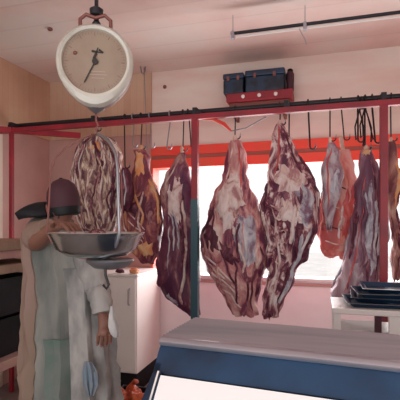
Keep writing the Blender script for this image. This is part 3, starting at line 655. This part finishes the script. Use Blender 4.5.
# ---------------------------------------------------------------- left bench
Q = PC(14, 240, 2.75); bx0, bx1 = Q.x-.55, Q.x+.08; by0, by1 = Q.y-.28, Q.y+.3
bx0 = max(bx0, WL+.01)
zA = PC(14, 241, 2.6).z
t = thing('wooden_bench', ((bx0+bx1)/2, (by0+by1)/2, 0), 'worn wooden butcher bench with shelves at the left edge', 'bench')
MB().box(bx0, bx1, by0, by1, 1.39, zA).build('bench_top', M['chop'], t, False, .008)
MB().box(bx0, bx1-.02, by0+.02, by1, 1.34, 1.39).build('apron_rail', M['pinkw'], t, False, .004)
MB().box(bx0, bx1, by0, by1, 1.25, 1.305).build('middle_shelf', M['chop'], t, False, .006)
MB().box(bx0, bx1, by0, by1, .66, .72).build('lower_shelf', M['pinkw'], t, False, .006)
MB().box(bx0+.055, bx1-.055, by0+.02, by0+.04, .05, .66).build('lower_panel', M['black'], t, False, .003)
for a_, b_ in ((bx0+.03,by0+.03),(bx1-.03,by0+.03),(bx0+.03,by1-.03),(bx1-.03,by1-.03)):
    MB().box(a_-.025, a_+.025, b_-.025, b_+.025, 0, 1.39).build('leg', M['chop'] if 0 else M['black'], t, False, .003)
for i, (xa, xb, za, zb_) in enumerate([(bx0+.06,bx1-.07,.721,1.03)]):
    for k in range(2):
        z0_ = .721 + k*.255; lab = ('lower','upper')[k]+' black plastic crate stored under the wooden bench top'
        ct = thing('meat_crate', ((xa+xb)/2, (by0+by1)/2, z0_), lab, 'crate', 'crates in the bench')
        y0_, y1_ = by0+.05, by1-.06
        MB().box(xa, xb, y0_, y1_, z0_, z0_+.012).build('crate_base', M['black'], ct, False)
        for bx in ((xa,xa+.012,y0_,y1_),(xb-.012,xb,y0_,y1_),(xa+.012,xb-.012,y0_,y0_+.012),(xa+.012,xb-.012,y1_-.012,y1_)):
            MB().box(bx[0],bx[1],bx[2],bx[3], z0_+.012, z0_+.235).build('crate_side', M['black'], ct, False, .002)
        MB().box(xa-.008, xb+.008, y0_-.01, y0_, z0_+.205, z0_+.235).build('crate_rim', M['purple'], ct, False, .003)
for i, dx in enumerate((.20,.36)):
    c = Vector((bx1-.03-dx, by0+.2, 1.306+.018)); 
    tag(MB().blob(c, (.06,.09,.018), i*5., .3, 24).build('meat_cut', M['darkmeat'] if i else M['redmeat']), ('red flat cut of meat near the right end of the bench shelf','dark flat cut of meat further left on the bench shelf')[i], 'meat')
# ---------------------------------------------------------------- the person
YP = 2.25
def P(x, y, dY=0.): return PC(x, y, YP+dY)
hip = P(68, 345); 
per = thing('person', (hip.x, hip.y, 0), 'person in a pale grey coat and backward dark cap bending over the scale pan', 'person')
def skinbody(name, verts, edges, m, parent, sub=2):
    """verts: (point, rx, ry)"""
    offp = parent_loc(parent)
    me = bpy.data.meshes.new(name); me.from_pydata([tuple(v[0]-offp) for v in verts], edges, [])
    o = bpy.data.objects.new(name, me); C.objects.link(o); o.parent = parent
    sk = o.modifiers.new('skin', 'SKIN'); sk.use_smooth_shade = True
    if not me.skin_vertices: 
        bm = bmesh.new(); bm.from_mesh(me); bm.verts.layers.skin.verify(); bm.to_mesh(me); bm.free()
    for i, v in enumerate(verts):
        d = me.skin_vertices[0].data[i]; d.radius = (v[1], v[2]); d.use_root = (i == 0)
    s_ = o.modifiers.new('sub', 'SUBSURF'); s_.levels = sub; s_.render_levels = sub
    me.materials.append(m)
    return o
V = []; E = []
def add(p, r, r2=None, prev=None):
    V.append((p, r, r2 or r)); 
    if prev is not None: E.append((prev, len(V)-1))
    return len(V)-1
pel = add(P(68,340), .13, .11)
wa = add(P(65,305), .12, .10, pel); ch = add(P(58,268), .14, .11, wa); up = add(P(54,247), .12, .09, ch)
nk = add(P(57,230,-.01), .055, .055, up); nk2 = add(P(61,219,-.02), .052, .052, nk)
hd1 = add(P(63,209,-.02), .062, .062, nk2); hd2 = add(P(64,200,-.02), .078, .078, hd1); hd3 = add(P(63,190,-.02), .072, .072, hd2); hd4 = add(P(62,184,-.02), .045, .045, hd3)
legs = []
for sgn in (-1, 1):
    h_ = add(P(68+16*sgn,356,.02*sgn), .085, .085, pel)
    a_ = Vector(V[h_][0]); kn = Vector((a_.x, a_.y, .50)) + Xc*.01; an = Vector((a_.x, a_.y, .10))
    k_ = add(kn, .058, .058, h_); n_ = add(an, .04, .04, k_)
    f_ = add(Vector((an.x, an.y, .05)), .04, .035, n_)
    to = add(Vector((an.x, an.y, .035)) + Xc*.17 - Yc*.05, .03, .03, f_)
def hand(wi, wrist, dirv, side, curl, thumb_side=1, Ls=1.):
    """palm and five curled fingers off wrist index"""
    d = dirv.normalized(); s_ = side.normalized(); nrm_ = d.cross(s_).normalized()
    palm = add(wrist + d*.045, .028, .022, wi); pl2 = add(wrist + d*.082, .030, .018, palm)
    for k, (o_, L) in enumerate(((-.030,.068),(-.010,.078),(.010,.074),(.029,.058))):
        prev = pl2; p0 = wrist + d*.095 + s_*o_
        prev = add(p0, .0095, .0095, prev); dirk = d.copy()
        for j in range(3):
            ang = curl*(j+1); dk = (d*math.cos(ang) + nrm_*math.sin(ang)).normalized()
            p0 = p0 + dk*L/3*Ls; prev = add(p0, .0088-.001*j, .0088-.001*j, prev)
    p0 = wrist + d*.03 - s_*.032*thumb_side; pv = add(p0, .012, .012, palm)
    p0 = p0 + (d*.6 - s_*.7*thumb_side + nrm_*.2).normalized()*.032; pv = add(p0, .0105, .0105, pv)
    p0 = p0 + (d*.9 - s_*.15*thumb_side + nrm_*.4).normalized()*.028; add(p0, .009, .009, pv)
# far arm reaching to the pan (visible forearm and hand)
sh = add(P(36,244,-.03), .062, .062, up); el = add(PC(38,240,2.0), .045, .045, sh)
wr = PC(56,226,1.84); wi = add(wr, .027, .023, el)
hand(wi, wr, PC(74,225,1.76)-wr, Vector((0,0,1)).cross(PC(74,225,1.76)-wr), -.35)
# near arm hanging with hand by the apron
sh2 = add(P(84,250,-.06), .062, .062, up); el2 = add(P(97,287,-.10), .043, .043, sh2)
wr2 = PC(103,316,2.06); wi2 = add(wr2, .027, .024, el2)
hand(wi2, wr2, PC(104,330,2.03)-wr2, Xc, .3, -1)
skinbody('body', V, E, M['skin'], per)
# face details on the turned-away side: ear, nose, brow kept small
def bodychild(mb, name, m, **k): return mb.build(name, m, per, **k)
HC = P(63,198,-.02)
ear = HC + Xc*-.012 - Yc*.060 + Zc*-.078
e = MB(); e.tube([ear+Zc*.028, ear+Zc*.022-Xc*.016, ear-Xc*.018, ear-Zc*.02-Xc*.006, ear-Zc*.03+Xc*.002, ear-Zc*.01+Xc*.004, ear+Zc*.02+Xc*.004], .0055, 8); bodychild(e, 'ear', M['skin'])
nf = (Xc*.8 + Yc*.6).normalized()
nz_ = HC + nf*.078 - Zc*.015; bodychild(MB().tube([nz_+Zc*.025-nf*.008, nz_+nf*.008, nz_+nf*.018-Zc*.016, nz_-Zc*.022], [.008,.011,.014,.008], 10), 'nose', M['skin'])
sd = Vector((nf.y,-nf.x,0))
for s_ in (-1,1): bodychild(MB().blob(HC + nf*.066 + sd*.03*s_ + Zc*.012, (.011,.011,.008), 0, 0, 14), 'eye', M['white'])
bodychild(MB().tube([HC+nf*.066+sd*.022-Zc*.05, HC+nf*.074-Zc*.049, HC+nf*.066-sd*.022-Zc*.05], .006, 8), 'lips', M['shackle'])
# coat: lofted cloth with vertical folds
def ring_cloth(y, xl, xr, dep, dY=0., nf_=11, amp=.01, ph=0., K_=72):
    A_ = P(xl, y, dY); B_ = P(xr, y, dY); c = (A_+B_)/2; a = (B_-A_).length/2; out = []
    for k in range(K_):
        th = 2*PI*k/K_; f = amp*(math.sin(nf_*th+ph) + .6*math.sin(nf_*1.7*th+1.3+ph*.5)); 
        f += amp*2.2*noise.noise(Vector((math.cos(th)*2.2, math.sin(th)*2.2, y*.035))) + (.004+amp*1.5)*noise.noise(Vector((math.cos(th)*4.5+y*.02, math.sin(th)*4.5, y*.075)))
        out.append(c + Xc*(a+f)*math.cos(th) + Yc*(dep+f)*math.sin(th))
    return out
rows_ = [(216,42,60,.055,.03,.0),(219,33,68,.10,.03,.001),(225,28,75,.13,.02,.003),(233,26,83,.15,.01,.004),(243,25,91,.165,.0,.005),(256,26,97,.18,0,.006),(275,28,104,.18,0,.006),(300,27,108,.175,0,.008),(330,26,111,.185,0,.010),(360,25,114,.195,0,.013),(395,24,117,.205,0,.015),(430,23,118,.215,0,.017),(450,23,119,.215,0,.018)]
fine = []
for i in range(len(rows_)-1):
    for q in range(4):
        f = q/4; fine.append([rows_[i][j]*(1-f)+rows_[i+1][j]*f for j in range(6)])
fine.append(list(rows_[-1]))
mb = MB(); mb.loft([ring_cloth(r[0], r[1], r[2], r[3], r[4], 13, r[5], r[0]*.006) for r in fine])
coat = bodychild(mb, 'coat', M['coat'])
# collar and cuff
cc_ = (P(50,222,.02)+P(67,222,.02))/2
bodychild(MB().loft([[cc_ + Xc*r*1.25*math.cos(2*PI*k/32) + Yc*r*math.sin(2*PI*k/32) + Zc*z for k in range(32)] for r, z in ((.064,-.02),(.066,.008),(.060,.014),(.054,.004),(.056,-.02))]), 'collar', M['coatshade'])
# sleeves
def sleeve(pts, rs, m, name='sleeve'):
    P_ = []; R_ = []
    for i in range(len(pts)-1):
        for q in range(5):
            f = q/5; P_.append(pts[i].lerp(pts[i+1], f)); R_.append((rs[i]*(1-f)+rs[i+1]*f)*(1+.05*math.sin(len(P_)*1.9)))
    P_.append(pts[-1]); R_.append(rs[-1])
    return bodychild(MB().tube(P_, R_, 20), name, m)
sleeve([P(40,237,-.06), PC(37,236,2.10), PC(41,233,2.02), PC(49,228,1.93)], [.085,.074,.058,.044], M['coatshade'])
sleeve([P(82,246,-.04), P(91,268,-.13), P(97,288,-.13), PC(101,300,2.08), PC(103,313,2.06)], [.085,.072,.062,.056,.05], M['coatlight'])
# tan panel painting the coat's shaded back, side seam and coat front edge, hanging cloths
def clothstrip(cols, name, m, dY=-.215, th=.006):
    """cols: rows of (y, xl, xr) hung just in front of the coat"""
    rings = []
    for y, xl, xr, d_ in cols:
        top_ = [P(xl+(xr-xl)*k/8+1.2*noise.noise(Vector((y*.05,xl,1))), y, d_ - .008*math.sin(k*1.9+y*.03) - .02*noise.noise(Vector((k*.7+xl, y*.04, 2)))) for k in range(9)]
        rings.append(top_ + [p_ + Yc*th for p_ in top_[::-1]])
    return bodychild(MB().loft(rings), name, m)
def cloth_arc(y0, y1, k0, k1, off_, name, m):
    """a panel laid over the coat: the coat's own rings, pushed out a little, with thickness"""
    rings = []
    for r in fine:
        if not y0 <= r[0] <= y1: continue
        rg = ring_cloth(r[0], r[1], r[2], r[3], r[4], 13, r[5], r[0]*.006); c = sum(rg, Vector())/len(rg)
        sub_ = [rg[k % len(rg)] for k in range(k0, k1+1)]
        o_ = [p_ + (p_-c).normalized()*off_ for p_ in sub_]; i_ = [p_ - (p_-c).normalized()*.004 for p_ in sub_]
        rings.append(o_ + i_[::-1])
    return bodychild(MB().loft(rings), name, m)
cloth_arc(232, 460, 30, 48, .006, 'back_shade_panel', M['coatshade'])
cloth_arc(262, 460, 57, 71, .010, 'apron_front', M['coatlight'])
cloth_arc(330, 460, 51, 57, .008, 'green_hem', M['greenc'])
clothstrip([(362,84,92,-.235),(372,82,97,-.240),(385,83,98,-.240),(396,88,94,-.240)], 'blue_cloth', M['bluec'])
# trousers hint: lower legs under the coat
for sgn in (-1,1):
    a_ = P(68+16*sgn,356,.02*sgn); bodychild(MB().tube([Vector((a_.x,a_.y,.62)), Vector((a_.x,a_.y,.35)), Vector((a_.x,a_.y,.10))], [.095,.085,.075], 20), 'trouser_leg', M['trousers'])
    s_ = Vector((a_.x,a_.y,.05)); bodychild(MB().tube([s_-Xc*.06, s_, s_+Xc*.1-Yc*.03, s_+Xc*.20-Yc*.06], [.035,.05,.045,.03], 16), 'shoe', M['black'])
# cap: crown and backward peak
rings = []
up_ = (Zc*.97 - Xc*.12).normalized(); fx = up_.cross(Yc).normalized()*1; fx = (Xc - up_*Xc.dot(up_)).normalized(); fy = up_.cross(fx)
cc0 = HC + Zc*.012
for z, r in ((-.065,.078),(-.06,.089),(.0,.094),(.035,.086),(.065,.070),(.085,.045),(.094,.018),(.095,.004)):
    rings.append([cc0 + up_*z*1.08 - up_*.012 + fx*r*.92*math.cos(2*PI*k/40) + fy*r*.88*math.sin(2*PI*k/40) for k in range(40)])
cap = MB().loft(rings).build('cap', M['maroon'], per)
hm = MB().loft([[cc0 + up_*z*1.08 - up_*.012 + fx*r*.92*math.cos(2*PI*k/40) + fy*r*.88*math.sin(2*PI*k/40) for k in range(40)] for z, r in ((-.088,.074),(-.086,.082),(-.050,.092),(-.040,.086))]).build('hair_band', M['blackfab'], per)
MB().blob(cc0+up_*.091, (.01,.01,.006), 0, 0, 12).build('button', M['blackfab'], cap)
# peak: curved visor pointing back-left and down
g_ = []
back = -fx; dwn = -up_
tipp = P(18,218,-.06); rt_ = P(46,207,-.05); ax = (tipp-rt_); Lp = ax.length; ax.normalize(); sd_ = Yc*.78 + Zc*.62; sd_ = (sd_ - ax*sd_.dot(ax)).normalized(); nu = ax.cross(sd_); nu = nu if nu.z > 0 else -nu
def vis(u, w_, o):
    hw = .068*max(0.06, 1-max(0,u-.25)/.78)**.7; 
    return rt_ + ax*(u*Lp) + sd_*(w_*hw) + nu*(.030*(1-w_*w_) + .022*math.sin(u*2.6) + o - .012)
rings = []
for i in range(15):
    u = i/14; rings.append([vis(u, -1+2*k/10, .004) for k in range(11)] + [vis(u, 1-2*k/10, -.012*(1-u*.5)) for k in range(11)])
MB().loft(rings).build('cap_peak', M['blackfab'], per)
# cloth held in the hanging hand
t = MB(); 
cl = [(306,111,113,.008),(316,109,114,.016),(326,108,118,.024),(333,110,119,.022),(337,114,118,.012)]
rg = []
for y, xl, xr, d_ in cl:
    A_, B_ = PC(xl,y,1.98), PC(xr,y,1.98); c = (A_+B_)/2; a = (B_-A_).length/2
    rg.append([c + Xc*(a+.003*math.sin(5*2*PI*k/24))*math.cos(2*PI*k/24) + Yc*d_*math.sin(2*PI*k/24) for k in range(24)])
tag(t.loft(rg).build('white_rag', mat('grey_white_cloth', (.55,.54,.53), .9, col2=(.42,.42,.43), scale=14., bump=.4)), "small white rag held at the person's hanging hand", 'rag')
# ---------------------------------------------------------------- ground outside, light, camera
gmat = mat('pale_ground', (.8,.78,.76), .9, col2=(.7,.68,.66), scale=2.)
struct('ground_outside', MB().box(-14, 14, WB+.16, WB+22, -.3, -.1), gmat)
wd = bpy.data.worlds.new('World'); bpy.context.scene.world = wd; wd.use_nodes = True
bg = wd.node_tree.nodes['Background']; bg.inputs[0].default_value = (1., .975, .975, 1); bg.inputs[1].default_value = 1.15
def area(name, loc, rot, sx, sy, power, col=(1,1,1)):
    l = bpy.data.lights.new(name, 'AREA'); l.shape = 'RECTANGLE'; l.size = sx; l.size_y = sy; l.energy = power; l.color = col
    o = bpy.data.objects.new(name, l); C.objects.link(o); o.location = loc; o.rotation_euler = rot; return o
area('front_fill', (-.3, YF-.1, 1.3), (PI/2+.5, 0, 0), 4.5, 2.4, 40, (1, .96, .95))  # added fill lamp behind the camera, tilted up to lift the ceiling
area('window_daylight', ((U0+U1)/2, WB+.3, 1.6), (-PI/2, 0, 0), 3.2, 1.1, 75, (1, .97, .97))
cam = bpy.data.cameras.new('camera'); co = bpy.data.objects.new('camera', cam); C.objects.link(co)
cam.sensor_width = 36; cam.lens = 36*F/400; cam.shift_y = (HZ-200)/400; cam.clip_start = .02
co.location = (0, 0, EYE); co.rotation_euler = (PI/2, 0, T)
sc_ = bpy.context.scene; sc_.camera = co
sc_.view_settings.view_transform = 'Standard'; sc_.view_settings.look = 'None'; sc_.view_settings.gamma = 1; sc_.view_settings.exposure = 0.22
